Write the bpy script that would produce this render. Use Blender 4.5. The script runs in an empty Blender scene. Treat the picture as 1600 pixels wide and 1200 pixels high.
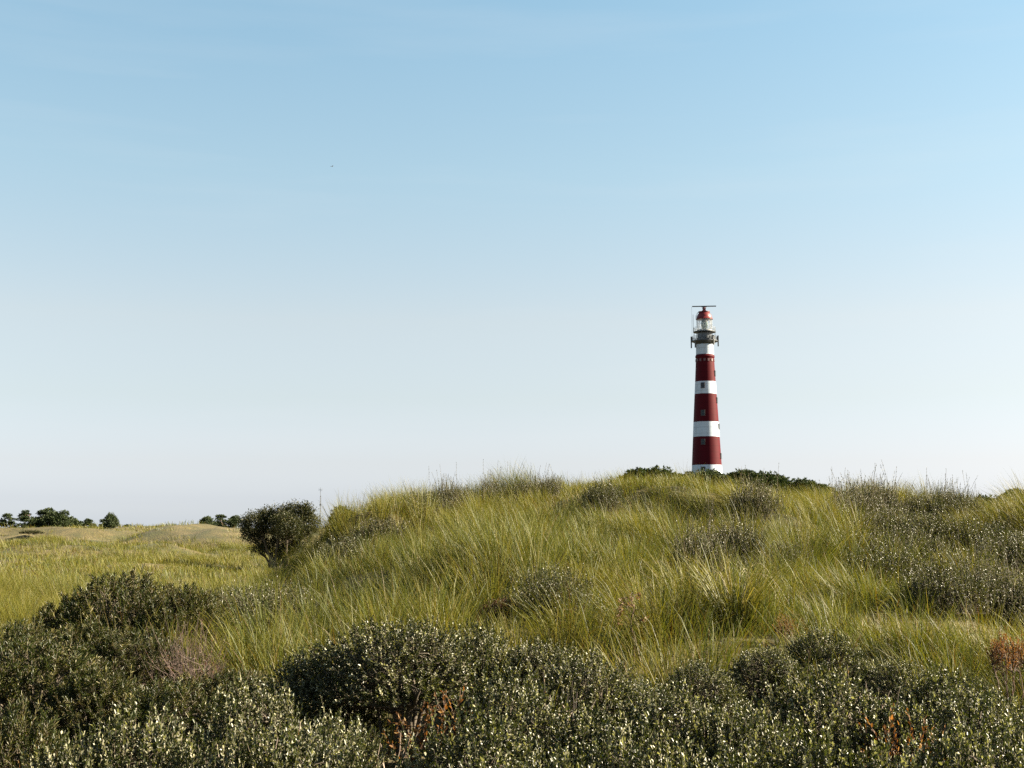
import bpy, math, random
import numpy as np

# ------------------------------------------------------------------ scene, camera, light
S = bpy.context.scene
COL = S.collection
PI = math.pi
RNG = np.random.default_rng(11)
EYE = 1.9
TH = math.atan(226 / 2000)          # the camera looks up a little; horizon low in the frame
CT, ST = math.cos(TH), math.sin(TH)
EXPO = 2.35
SUN_EL, SUN_AZ = math.radians(28), math.radians(86)


def at(px, py, y):
    """point seen at photo pixel (px,py) at distance y ahead of the camera"""
    u, v = (px - 800) / 2000, (600 - py) / 2000
    d = np.array([u, CT - v * ST, ST + v * CT])
    d = d * (y / d[1])
    return np.array([d[0], d[1], d[2] + EYE])


cam = bpy.data.cameras.new('camera')
cam.lens = 45
cam.sensor_width = 36
cam.clip_end = 20000
cam_o = bpy.data.objects.new('camera', cam)
cam_o.location = (0, 0, EYE)
cam_o.rotation_euler = (PI / 2 + TH, 0, 0)
COL.objects.link(cam_o)
S.camera = cam_o

W = bpy.data.worlds.new('World')
S.world = W
W.use_nodes = True
nt = W.node_tree
bg = nt.nodes['Background']
sky = nt.nodes.new('ShaderNodeTexSky')
sky.sky_type = 'NISHITA'
sky.sun_disc = False
sky.sun_elevation = SUN_EL
sky.sun_rotation = SUN_AZ
sky.air_density = 1.0
sky.dust_density = 1.0
sky.ozone_density = 1.0
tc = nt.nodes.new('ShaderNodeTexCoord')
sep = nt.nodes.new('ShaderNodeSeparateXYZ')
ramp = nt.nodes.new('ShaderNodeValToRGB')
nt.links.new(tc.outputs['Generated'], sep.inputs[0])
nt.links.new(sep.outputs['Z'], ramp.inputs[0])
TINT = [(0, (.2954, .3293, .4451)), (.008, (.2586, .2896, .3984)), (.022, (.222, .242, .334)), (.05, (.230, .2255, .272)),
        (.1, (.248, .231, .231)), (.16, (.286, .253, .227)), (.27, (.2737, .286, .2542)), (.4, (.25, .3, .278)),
        (.6, (.14, .152, .138)), (1, (.085, .09, .08))]  # sky overhead, out of frame, darkened to cut ambient fill and deepen shade
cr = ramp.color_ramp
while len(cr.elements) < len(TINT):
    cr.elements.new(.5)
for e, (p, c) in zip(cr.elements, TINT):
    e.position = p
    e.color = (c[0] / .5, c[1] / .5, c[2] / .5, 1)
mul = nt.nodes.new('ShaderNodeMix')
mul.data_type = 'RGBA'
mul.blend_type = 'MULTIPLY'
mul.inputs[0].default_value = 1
gam = nt.nodes.new('ShaderNodeGamma')      # narrows the sky's range from bright to dark
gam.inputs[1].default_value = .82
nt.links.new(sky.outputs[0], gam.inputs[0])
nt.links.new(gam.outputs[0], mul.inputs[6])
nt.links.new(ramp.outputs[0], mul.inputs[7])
cmap = nt.nodes.new('ShaderNodeMapping')   # a breath of high cirrus
cmap.inputs['Rotation'].default_value = (0, .12, 0)
cmap.inputs['Scale'].default_value = (1.6, 1.6, 16)
cn = nt.nodes.new('ShaderNodeTexNoise')
cn.inputs['Scale'].default_value = 1.5
cn.inputs['Detail'].default_value = 7
cr2 = nt.nodes.new('ShaderNodeValToRGB')
cr2.color_ramp.elements[0].position, cr2.color_ramp.elements[0].color = .5, (0, 0, 0, 1)
cr2.color_ramp.elements[1].position, cr2.color_ramp.elements[1].color = .8, (.16, .16, .16, 1)
cl = nt.nodes.new('ShaderNodeMix')
cl.data_type = 'RGBA'
cl.inputs[7].default_value = (1.7, 1.75, 1.78, 1)
nt.links.new(tc.outputs['Generated'], cmap.inputs[0])
nt.links.new(cmap.outputs[0], cn.inputs['Vector'])
nt.links.new(cn.outputs['Fac'], cr2.inputs[0])
nt.links.new(cr2.outputs[0], cl.inputs[0])
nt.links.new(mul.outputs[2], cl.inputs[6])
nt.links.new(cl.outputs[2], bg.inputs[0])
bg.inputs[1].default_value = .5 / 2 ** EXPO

sun = bpy.data.lights.new('sun', 'SUN')
sun.energy = 5.0
sun.angle = math.radians(.55)
sun.color = (1, .88, .66)
sun_o = bpy.data.objects.new('sun', sun)
sd = np.array([math.sin(SUN_AZ) * math.cos(SUN_EL), math.cos(SUN_AZ) * math.cos(SUN_EL), math.sin(SUN_EL)])
from mathutils import Vector
sun_o.rotation_euler = Vector(sd).to_track_quat('Z', 'Y').to_euler()
sun_o.location = (60, 20, 60)
COL.objects.link(sun_o)

S.view_settings.view_transform = 'Standard'
S.view_settings.look = 'None'
S.view_settings.exposure = EXPO
S.view_settings.gamma = 1
S.render.engine = 'CYCLES'
cy = S.cycles
cy.max_bounces = 5
cy.diffuse_bounces = 3
cy.glossy_bounces = 2
cy.transmission_bounces = 4
cy.transparent_max_bounces = 6
cy.caustics_reflective = False
cy.caustics_refractive = False
cy.use_denoising = False
cy.sample_clamp_indirect = 4

# ------------------------------------------------------------------ materials


def new_mat(name):
    m = bpy.data.materials.new(name)
    m.use_nodes = True
    return m, m.node_tree, m.node_tree.nodes['Principled BSDF']


def plain(name, col, rough=.6, metal=0., noise=.12, scale=3.0):
    m, t, b = new_mat(name)
    n = t.nodes.new('ShaderNodeTexNoise')
    n.inputs['Scale'].default_value = scale
    n.inputs['Detail'].default_value = 6
    g = t.nodes.new('ShaderNodeTexCoord')
    t.links.new(g.outputs['Object'], n.inputs['Vector'])
    r = t.nodes.new('ShaderNodeValToRGB')
    r.color_ramp.elements[0].position = .3
    r.color_ramp.elements[1].position = .7
    r.color_ramp.elements[0].color = tuple(c * (1 - noise) for c in col) + (1,)
    r.color_ramp.elements[1].color = tuple(min(1, c * (1 + noise)) for c in col) + (1,)
    t.links.new(n.outputs['Fac'], r.inputs[0])
    t.links.new(r.outputs[0], b.inputs['Base Color'])
    b.inputs['Roughness'].default_value = rough
    b.inputs['Metallic'].default_value = metal
    return m


def leafy(name, rough=.4, spec=.5, trans=.3, tint=(1.2, 1.25, .7), gain=1.0):
    """thin leaf or blade: own colour from the mesh attribute, some light passes through"""
    m, t, b = new_mat(name)
    a = t.nodes.new('ShaderNodeAttribute')
    a.attribute_name = 'Col'
    t.links.new(a.outputs['Color'], b.inputs['Base Color'])
    b.inputs['Roughness'].default_value = rough
    b.inputs['Specular IOR Level'].default_value = spec
    tr = t.nodes.new('ShaderNodeBsdfTranslucent')
    mx = t.nodes.new('ShaderNodeMix')
    mx.data_type = 'RGBA'
    mx.blend_type = 'MULTIPLY'
    mx.inputs[0].default_value = 1
    mx.inputs[7].default_value = tuple(c * gain for c in tint) + (1,)
    t.links.new(a.outputs['Color'], mx.inputs[6])
    t.links.new(mx.outputs[2], tr.inputs['Color'])
    sh = t.nodes.new('ShaderNodeMixShader')
    sh.inputs[0].default_value = trans
    t.links.new(b.outputs[0], sh.inputs[1])
    t.links.new(tr.outputs[0], sh.inputs[2])
    t.links.new(sh.outputs[0], t.nodes['Material Output'].inputs['Surface'])
    return m


M_GRASS = leafy('dune_grass_blades', .5, .3, .36, (1.15, 1.1, .6))
M_WILLOW = leafy('willow_leaves', .4, .5, .24, (1.15, 1.2, .4))
M_BUCK = leafy('buckthorn_leaves', .4, .35, .28, (1.15, 1.2, .5))
M_DRY = leafy('withered_leaves', .6, .3, .35, (1.2, 1., .6))
M_PINE = leafy('pine_needles', .6, .25, .1, (1., 1.2, .6))
M_TREE = leafy('hawthorn_leaves', .5, .25, .2, (1.1, 1.2, .5))
M_BARK = plain('grey_brown_bark', (.075, .058, .04), .85, 0, .35, 14)
M_TWIG = plain('pale_dead_twigs', (.20, .155, .125), .8, 0, .25, 20)
M_TWIGR = plain('reddish_twigs', (.08, .042, .026), .75, 0, .3, 20)
M_PINK = plain('mauve_twigs', (.085, .055, .046), .8, 0, .3, 20)
M_STRAW = plain('straw_stalks', (.21, .17, .08), .6, 0, .2, 10)
M_PBARK = plain('pine_bark', (.12, .07, .045), .9, 0, .3, 4)


def ground_mat():
    m, t, b = new_mat('dune_ground')
    g = t.nodes.new('ShaderNodeTexCoord')
    n1 = t.nodes.new('ShaderNodeTexNoise')
    n1.inputs['Scale'].default_value = .55
    n1.inputs['Detail'].default_value = 9
    n2 = t.nodes.new('ShaderNodeTexNoise')
    n2.inputs['Scale'].default_value = 9
    n2.inputs['Detail'].default_value = 8
    for n in (n1, n2):
        t.links.new(g.outputs['Object'], n.inputs['Vector'])
    r1 = t.nodes.new('ShaderNodeValToRGB')
    e = r1.color_ramp.elements
    e[0].position, e[0].color = .34, (.05, .052, .012, 1)
    e[1].position, e[1].color = .7, (.125, .10, .04, 1)
    e.new(.52).color = (.08, .066, .02, 1)
    r2 = t.nodes.new('ShaderNodeValToRGB')
    e = r2.color_ramp.elements
    e[0].position, e[0].color = .35, (.45, .42, .4, 1)
    e[1].position, e[1].color = .65, (1.2, 1.15, 1.0, 1)
    mx = t.nodes.new('ShaderNodeMix')
    mx.data_type = 'RGBA'
    mx.blend_type = 'MULTIPLY'
    mx.inputs[0].default_value = 1
    t.links.new(n1.outputs['Fac'], r1.inputs[0])
    t.links.new(n2.outputs['Fac'], r2.inputs[0])
    t.links.new(r1.outputs[0], mx.inputs[6])
    t.links.new(r2.outputs[0], mx.inputs[7])
    t.links.new(mx.outputs[2], b.inputs['Base Color'])
    b.inputs['Roughness'].default_value = .95
    bp = t.nodes.new('ShaderNodeBump')
    bp.inputs['Distance'].default_value = .06
    t.links.new(n2.outputs['Fac'], bp.inputs['Height'])
    t.links.new(bp.outputs[0], b.inputs['Normal'])
    return m


# ------------------------------------------------------------------ mesh helpers


def mesh_np(name, V, quads=None, tris=None, col=None, mat=None, smooth=True, midx=None):
    V = np.asarray(V, np.float32).reshape(-1, 3)
    q = np.zeros((0, 4), np.int32) if quads is None else np.asarray(quads, np.int32).reshape(-1, 4)
    r = np.zeros((0, 3), np.int32) if tris is None else np.asarray(tris, np.int32).reshape(-1, 3)
    me = bpy.data.meshes.new(name)
    me.vertices.add(len(V))
    me.vertices.foreach_set('co', V.ravel())
    nl = q.size + r.size
    me.loops.add(nl)
    me.loops.foreach_set('vertex_index', np.concatenate([q.ravel(), r.ravel()]))
    me.polygons.add(len(q) + len(r))
    st = np.concatenate([np.arange(len(q)) * 4, q.size + np.arange(len(r)) * 3]).astype(np.int32)
    me.polygons.foreach_set('loop_start', st)
    me.polygons.foreach_set('use_smooth', np.full(len(st), smooth, bool))
    if midx is not None:
        me.polygons.foreach_set('material_index', np.asarray(midx, np.int32))
    if col is not None:
        ca = me.attributes.new('Col', 'FLOAT_COLOR', 'POINT')
        c4 = np.ones((len(V), 4), np.float32)
        c4[:, :3] = col
        ca.data.foreach_set('color', c4.ravel())
    me.update(calc_edges=True)
    for mm in (mat if isinstance(mat, (list, tuple)) else [mat]):
        if mm is not None:
            me.materials.append(mm)
    return me


def link(name, me, parent=None):
    o = bpy.data.objects.new(name, me)
    COL.objects.link(o)
    if parent is not None:
        o.parent = parent
    return o


def tag(o, label=None, cat=None, group=None, kind=None):
    if label:
        o['label'] = label
    if cat:
        o['category'] = cat
    if group:
        o['group'] = group
    if kind:
        o['kind'] = kind
    return o


def empty(name, loc, rz=0.0):
    o = bpy.data.objects.new(name, None)
    o.empty_display_size = .3
    o.location = [float(c) for c in loc]
    o.rotation_euler = (0, 0, rz)
    COL.objects.link(o)
    return o


class MB:
    """collects simple solids into one mesh"""

    def __init__(self):
        self.v, self.q, self.t = [], [], []
        self.n = 0

    def add(self, V, q=(), t=()):
        V = np.asarray(V, float).reshape(-1, 3)
        self.v.append(V)
        self.q += [[i + self.n for i in f] for f in q]
        self.t += [[i + self.n for i in f] for f in t]
        self.n += len(V)

    def box(self, c, s, rz=0.0, axes=None):
        hx, hy, hz = s[0] / 2, s[1] / 2, s[2] / 2
        P = np.array([[x, y, z] for x in (-hx, hx) for y in (-hy, hy) for z in (-hz, hz)])
        if axes is None:
            ca, sa = math.cos(rz), math.sin(rz)
            axes = np.array([[ca, sa, 0], [-sa, ca, 0], [0, 0, 1]])
        self.add(P @ np.asarray(axes) + np.asarray(c), [(0, 1, 3, 2), (4, 6, 7, 5), (0, 4, 5, 1), (2, 3, 7, 6), (0, 2, 6, 4), (1, 5, 7, 3)])

    def lathe(self, prof, n=48, c=(0, 0, 0), cap=True):
        prof = np.asarray(prof, float)
        a = np.arange(n) / n * 2 * PI
        V = np.stack([prof[:, 0:1] * np.cos(a), prof[:, 0:1] * np.sin(a), np.repeat(prof[:, 1:2], n, 1)], -1).reshape(-1, 3) + np.asarray(c)
        q = []
        for i in range(len(prof) - 1):
            for j in range(n):
                k = (j + 1) % n
                q.append((i * n + j, i * n + k, (i + 1) * n + k, (i + 1) * n + j))
        t = []
        V = list(V)
        if cap:
            for row, flip in ((0, True), (len(prof) - 1, False)):
                if prof[row, 0] > 1e-6:
                    V.append(np.array([0, 0, prof[row, 1]]) + np.asarray(c))
                    ci = len(V) - 1
                    for j in range(n):
                        k = (j + 1) % n
                        t.append((ci, row * n + k, row * n + j) if flip else (ci, row * n + j, row * n + k))
        self.add(V, q, t)

    def tube(self, pts, rad, m=6):
        pts = np.asarray(pts, float)[None]
        rad = np.full(pts.shape[:2], rad, float) if np.isscalar(rad) else np.asarray(rad, float)[None]
        V, q = tubes(pts, rad, m)
        self.add(V, q.tolist())

    def ring(self, r, z, w, n=40, m=5, c=(0, 0)):
        a = np.arange(n + 1) / n * 2 * PI
        self.tube(np.stack([r * np.cos(a) + c[0], r * np.sin(a) + c[1], np.full(n + 1, z)], -1), w, m)

    def build(self, name, mat, parent=None, smooth=False):
        V = np.concatenate(self.v)
        return link(name, mesh_np(name, V, self.q if self.q else None, self.t if self.t else None, None, mat, smooth), parent)


def norm(a):
    return a / np.maximum(np.linalg.norm(a, axis=-1, keepdims=True), 1e-9)


def tubes(P, R, m=4):
    """P (N,K,3) polylines, R (N,K) radii -> verts, quads of N tubes"""
    N, K = P.shape[:2]
    T = np.empty_like(P)
    T[:, 1:-1] = P[:, 2:] - P[:, :-2]
    T[:, 0] = P[:, 1] - P[:, 0]
    T[:, -1] = P[:, -1] - P[:, -2]
    T = norm(T)
    ref = np.where(np.abs(T[..., 2:3]) < .9, np.array([0, 0, 1.]), np.array([1., 0, 0]))
    A = norm(np.cross(T, ref))
    B = np.cross(T, A)
    a = np.arange(m) / m * 2 * PI
    V = P[:, :, None] + R[:, :, None, None] * (np.cos(a)[:, None] * A[:, :, None] + np.sin(a)[:, None] * B[:, :, None])
    idx = np.arange(N * K * m).reshape(N, K, m)
    nx = np.roll(idx, -1, 2)
    q = np.stack([idx[:, :-1], nx[:, :-1], nx[:, 1:], idx[:, 1:]], -1).reshape(-1, 4)
    return V.reshape(-1, 3), q


def leaves(P, A, L, Wd, col, rng, fold=.25, droop=.12):
    """folded six-point leaves at P along axis A"""
    N = len(P)
    A = norm(A)
    ref = rng.normal(0, 1, (N, 3)) * .55 + np.array([0, 0, 1.])
    B = norm(np.cross(A, ref))
    Nn = np.cross(B, A)
    L = L[:, None]
    Wd = Wd[:, None]
    up = Nn * Wd * fold
    p = [P,
         P + A * L * .33 + B * Wd * .5 + up,
         P + A * L * .7 + B * Wd * .4 + up * .8 - Nn * L * droop * .4,
         P + A * L - Nn * L * droop,
         P + A * L * .7 - B * Wd * .4 + up * .8 - Nn * L * droop * .4,
         P + A * L * .33 - B * Wd * .5 + up]
    V = np.stack(p, 1).reshape(-1, 3)
    b = np.arange(N)[:, None] * 6
    q = np.concatenate([b + np.array([0, 1, 2, 3]), b + np.array([0, 3, 4, 5])])
    return V, q, np.repeat(col, 6, 0)


# ------------------------------------------------------------------ terrain


def hash2(ix, iy, s):
    h = (ix.astype(np.int64) * 374761393 + iy.astype(np.int64) * 668265263 + s * 1274126177) & 0xFFFFFFFF
    h = ((h ^ (h >> 13)) * 1274126177) & 0xFFFFFFFF
    return ((h ^ (h >> 16)) & 0xFFFF) / 65535.0


def vnoise(x, y, s=0):
    ix, iy = np.floor(x), np.floor(y)
    fx, fy = x - ix, y - iy
    fx = fx * fx * (3 - 2 * fx)
    fy = fy * fy * (3 - 2 * fy)
    a, b = hash2(ix, iy, s), hash2(ix + 1, iy, s)
    c, d = hash2(ix, iy + 1, s), hash2(ix + 1, iy + 1, s)
    return (a + (b - a) * fx) * (1 - fy) + (c + (d - c) * fx) * fy


def fbm(x, y, s=0, o=3):
    r, amp, tot = 0, 1, 0
    for k in range(o):
        r = r + amp * vnoise(x * 2 ** k, y * 2 ** k, s + k * 17)
        tot += amp
        amp *= .5
    return r / tot


def sstep(a, b, x):
    t = np.clip((x - a) / (b - a), 0, 1)
    return t * t * (3 - 2 * t)


CX = np.array([-9, -6, -4.9, -4.2, -3.7, -3.2, -2.6, -1.9, -.7, .7, 1.8, 4.2, 5.6, 7, 8.4, 9.8, 11.2, 14, 20, 30, 45])
CZ = np.array([.0, .05, .3, .75, 1.25, 1.72, 2.02, 2.16, 2.28, 2.55, 2.74, 2.42, 2.18, 2.06, 2.05, 1.95, 1.75, 1.6, 1.3, 1.1, .8])
PY = np.array([0, 5, 8, 11, 14, 18, 22, 26, 28, 31, 36, 45, 60])
PZ = np.array([0, 0, .12, .25, .42, .66, .86, .98, 1., .95, .6, .3, 0])
HOLLOWS = [(1.35, 12.4, .75, .6), (2.2, 12.9, .7, .65), (2.5, 20.8, 1.1, .55), (1.05, 17.6, .9, .5), (-1.9, 16.2, 1.1, .45), (3.1, 15.6, .8, .5),
           (7.3, 22, 1.0, .3), (-.4, 19.5, .8, .35), (-3.2, 21.5, .9, .4), (5.4, 19.0, .9, .4)]
LH = at(1105, 765, 383)


def H(x, y):
    x = np.asarray(x, float)
    y = np.asarray(y, float)
    c = np.interp(x, CX, CZ) * np.interp(y, PY, PZ)
    bump = (fbm(x / 2.9, y / 2.6, 3) - .5) * 1.35 * sstep(7, 12, y) * np.clip(c, 0, 1) * (1 - sstep(40, 60, y))
    z = c + bump + (fbm(x / 1.3, y / 1.3, 9, 2) - .5) * .1 * (1 - sstep(60, 120, y))
    for hx, hy, hr, hd in HOLLOWS:
        z = z - hd * np.exp(-((x - hx) ** 2 + (y - hy) ** 2) / (hr * hr))
    # rolling dunes farther off
    rise = np.interp(y, [0, 25, 45, 70, 105, 150, 200, 260, 400], [0, .05, .3, .85, 1.25, 1.3, .9, .2, 0])
    roll = ((fbm(x / 17 + 3.7, y / 23, 21, 4) - .5) * 1.7 + (.5 - np.abs(fbm(x / 9, y / 12, 33, 3) - .5) * 4) * 1.15) * sstep(35, 80, y) * (1 - .75 * sstep(180, 300, y))
    z = z + rise + roll
    z = z + .62 * np.exp(-((x + 20.5) / 9) ** 2 - ((y - 84) / 9) ** 2)
    z = z + .5 * np.exp(-((x + 27) / 7) ** 2 - ((y - 92) / 8) ** 2)
    for hx, hy, hh_, rx, ry in ((-42, 118, .75, 7, 9), (-34, 104, .5, 5, 6), (-52, 122, .5, 6, 8), (-15, 70, .45, 5, 5), (-24, 62, .5, 6, 4), (-9.8, 53.5, -.62, 3.6, 6),
                                (-24, 76, -.75, 4, 6), (-33, 96, -.9, 5, 7), (-17, 98, -.7, 4, 7), (-40, 88, -.8, 5, 6), (-14, 62, -.5, 3, 5), (-28, 60, -.5, 4, 4)):
        z = z + hh_ * np.exp(-((x - hx) / rx) ** 2 - ((y - hy) / ry) ** 2)
    # tall dune with the lighthouse, and a wooded one at the right
    hill = lambda cx, cy, h, rx, ry: h * np.exp(-((x - cx) / rx) ** 2 - ((y - cy) / ry) ** 2)
    z = z + hill(LH[0], LH[1], LH[2] - .1, 48, 60) + hill(132, 300, 3.6, 40, 40)
    return z


def axis_steps(lo, hi, step, far_lo, far_hi, g=1.13):
    a = list(np.arange(lo, hi, step))
    s, p = step, hi
    up = []
    while p < far_hi:
        up.append(p)
        s *= g
        p += s
    up.append(far_hi)
    s, p = step, lo
    dn = []
    while True:
        s *= g
        p -= s
        if p < far_lo:
            break
        dn.append(p)
    dn.append(far_lo)
    return np.array(dn[::-1] + a + up)


gx = axis_steps(-16, 18, .22, -4000, 4000, 1.09)
gy = axis_steps(2, 40, .22, -300, 6000, 1.05)
X, Y = np.meshgrid(gx, gy)
Z = H(X, Y)
V = np.stack([X, Y, Z], -1).reshape(-1, 3)
ii = np.arange(X.size).reshape(X.shape)
q = np.stack([ii[:-1, :-1], ii[:-1, 1:], ii[1:, 1:], ii[1:, :-1]], -1).reshape(-1, 4)
tag(link('ground', mesh_np('ground', V, q, None, None, ground_mat())), kind='structure')

# ------------------------------------------------------------------ dune grass (uncountable: one object)
SP = np.array([0, .38, .72, 1.0])
# own colours of marram: fresh, grey green, yellow, straw, dead brown
GC = np.array([[.050, .069, .008], [.068, .08, .024], [.130, .124, .0115], [.18, .148, .042], [.10, .05, .009]])


def make_blades(bx, by, L, Wd, vx, vy, curl, pal, rng, bz=None):
    """bx,by roots; (vx,vy) starting lean as a vector; pal palette index per blade"""
    N = len(bx)
    lean = np.hypot(vx, vy)
    az = np.arctan2(vy, vx)
    if bz is None:
        bz = H(bx, by)
    tw = rng.normal(0, .55, N)
    P = np.empty((N, 4, 3))
    P[:, 0] = np.stack([bx, by, bz - .03], -1)
    for k in range(3):
        sm = (SP[k] + SP[k + 1]) / 2
        a = np.minimum(lean * (.5 + .7 * sm) + curl * sm ** 1.6, 2.3)
        d = np.stack([np.sin(a) * np.cos(az + tw * sm), np.sin(a) * np.sin(az + tw * sm), np.cos(a)], -1)
        P[:, k + 1] = P[:, k] + d * (L * (SP[k + 1] - SP[k]))[:, None]
    fa = rng.uniform(0, PI, N)
    B = np.stack([np.cos(fa), np.sin(fa), rng.normal(0, .15, N)], -1)
    V = np.empty((N, 7, 3))
    for k, f in enumerate((.75, 1., .7)):
        V[:, 2 * k] = P[:, k] - B * (Wd * f / 2)[:, None]
        V[:, 2 * k + 1] = P[:, k] + B * (Wd * f / 2)[:, None]
    V[:, 6] = P[:, 3]
    b = np.arange(N)[:, None] * 7
    q = np.concatenate([b + np.array([0, 1, 3, 2]), b + np.array([2, 3, 5, 4])])
    t = b + np.array([4, 5, 6])
    root = GC[pal] * rng.uniform(.75, 1.2, (N, 1))
    dry = np.array([.18, .165, .042])
    k = rng.uniform(.0, .5, (N, 1))
    tip = root * (1 - k) + dry * k
    C = np.empty((N, 7, 3))
    for j, s in enumerate((0, 0, .38, .38, .72, .72, 1)):
        C[:, j] = root * (1 - s) + tip * s
    return V.reshape(-1, 3), q, t, C.reshape(-1, 3)


class Grass:
    def __init__(self):
        self.V, self.q, self.t, self.C, self.n = [], [], [], [], 0

    def add(self, V, q, t, C):
        self.V.append(V)
        self.q.append(q + self.n)
        self.t.append(t + self.n)
        self.C.append(C)
        self.n += len(V)

    def mesh(self, name, mat):
        return mesh_np(name, np.concatenate(self.V), np.concatenate(self.q), np.concatenate(self.t), np.concatenate(self.C), mat)


def scatter(y0, y1, u0, u1, cell, rng, x0=None, x1=None):
    xa = u0 * y1 if x0 is None else x0
    xb = u1 * y1 if x1 is None else x1
    xs = np.arange(xa, xb, cell)
    ys = np.arange(y0, y1, cell)
    x, y = np.meshgrid(xs, ys)
    x = (x + rng.uniform(0, cell, x.shape)).ravel()
    y = (y + rng.uniform(0, cell, y.shape)).ravel()
    k = (x > u0 * y - .6) & (x < u1 * y + .6)
    return x[k], y[k]


def wind(x, y):
    """mean lean: tufts mostly bow to the left, those at the left foot bow to the right"""
    w = (fbm(x / 2.6, y / 2.6, 41, 2) - .5)
    d = (fbm(x / 2.2, y / 2.2, 57, 2) - .5)
    base = -.26 + .42 * sstep(1.0, -4.5, x) * (1 - sstep(20, 30, y))
    return base + w * .7, d * .5 - .05


def tussocks(G, x, y, rad, nmean, Lm, Wm, rng, hollow=True, straw=.2):
    hn = fbm(x / 1.7, y / 1.7, 71, 3)
    hf = np.clip(.45 + 1.3 * (hn - .25), .35, 1.25) * rng.uniform(.8, 1.15, len(x))
    if hollow:
        for hx, hy, hr, hd in HOLLOWS:
            hf = hf * (1 - .6 * np.exp(-((x - hx) ** 2 + (y - hy) ** 2) / (hr * hr * .6)))
    n = np.maximum(4, rng.poisson(nmean * (.5 + hn), len(x)))
    ti = np.repeat(np.arange(len(x)), n)
    N = len(ti)
    r = rad * np.sqrt(rng.uniform(0, 1, N)) * rng.uniform(.6, 1.3, len(x))[ti]
    a = rng.uniform(0, 2 * PI, N)
    ox, oy = np.cos(a) * r, np.sin(a) * r
    wx, wy = wind(x, y)
    sp = .62 * (r / rad)
    tx, ty = rng.normal(0, .2, len(x)), rng.normal(0, .2, len(x))
    vx = np.cos(a) * sp + (wx + tx)[ti] + rng.normal(0, .13, N)
    vy = np.sin(a) * sp + (wy + ty)[ti] + rng.normal(0, .13, N)
    L = Lm * hf[ti] * rng.uniform(.5, 1.15, N)
    cn = fbm(x / 2.6 + 9, y / 2.6, 91, 3) + rng.normal(0, .09, len(x))
    # palette choice drifts from fresh to straw over the dune
    pr = np.clip((cn - .34) / .28 - .45 * (1 - sstep(12, 18, y)), 0, 1)[ti]
    uu = rng.uniform(0, 1, N)
    pal = np.where(uu < .5 - .34 * pr, 0, np.where(uu < .72 - .5 * pr, 1, np.where(uu < 1 - straw * (.4 + .9 * pr), 2, 3)))
    pal = np.where(rng.uniform(0, 1, N) < .05, 4, pal)
    curl = np.abs(rng.normal(.25, .3, N)) + (rng.uniform(0, 1, N) < .08) * .9
    G.add(*make_blades(x[ti] + ox, y[ti] + oy, L, Wm * rng.uniform(.7, 1.3, N), vx, vy, curl, pal, rng))


def free(x, y, rng, leave=.15):
    """false where a shrub stands (a few tufts still push through)"""
    ok = np.ones(len(x), bool)
    for fx, fy, fr, kd in FOOT:
        m = .3 if kd in ('upright', 'greywillow') else .25
        ok &= ((x - fx) / (fr + m * .6)) ** 2 + ((y - fy + m) / (fr + m)) ** 2 > 1
    return ok | (rng.uniform(0, 1, len(x)) < leave)


def understory(G, x, y, Lm, Wm, rng, brown=.5):
    N = len(x)
    cn = fbm(x / 1.6, y / 1.6, 131, 3)
    uu = rng.uniform(0, 1, N)
    b = brown * np.clip((cn - .3) / .35, .1, 1.3)
    pal = np.where(uu < b * .5, 4, np.where(uu < b * .6, 3, np.where(uu < .72, 2, 0)))
    a = rng.uniform(0, 2 * PI, N)
    s = np.abs(rng.normal(.5, .35, N))
    G.add(*make_blades(x, y, Lm * rng.uniform(.5, 1.3, N), Wm * rng.uniform(.7, 1.3, N), np.cos(a) * s, np.sin(a) * s, rng.uniform(.1, .9, N), pal, rng))


# ------------------------------------------------------------------ shrubs


def curve3(p0, p1, p2, K):
    t = np.linspace(0, 1, K)[None, :, None]
    return (1 - t) ** 2 * p0[:, None] + 2 * t * (1 - t) * p1[:, None] + t * t * p2[:, None]


def hemi(n, rng, zmin=-.1):
    z = rng.uniform(zmin, 1, n)
    a = rng.uniform(0, 2 * PI, n)
    s = np.sqrt(1 - z * z)
    return np.stack([np.cos(a) * s, np.sin(a) * s, z], -1)


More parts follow.
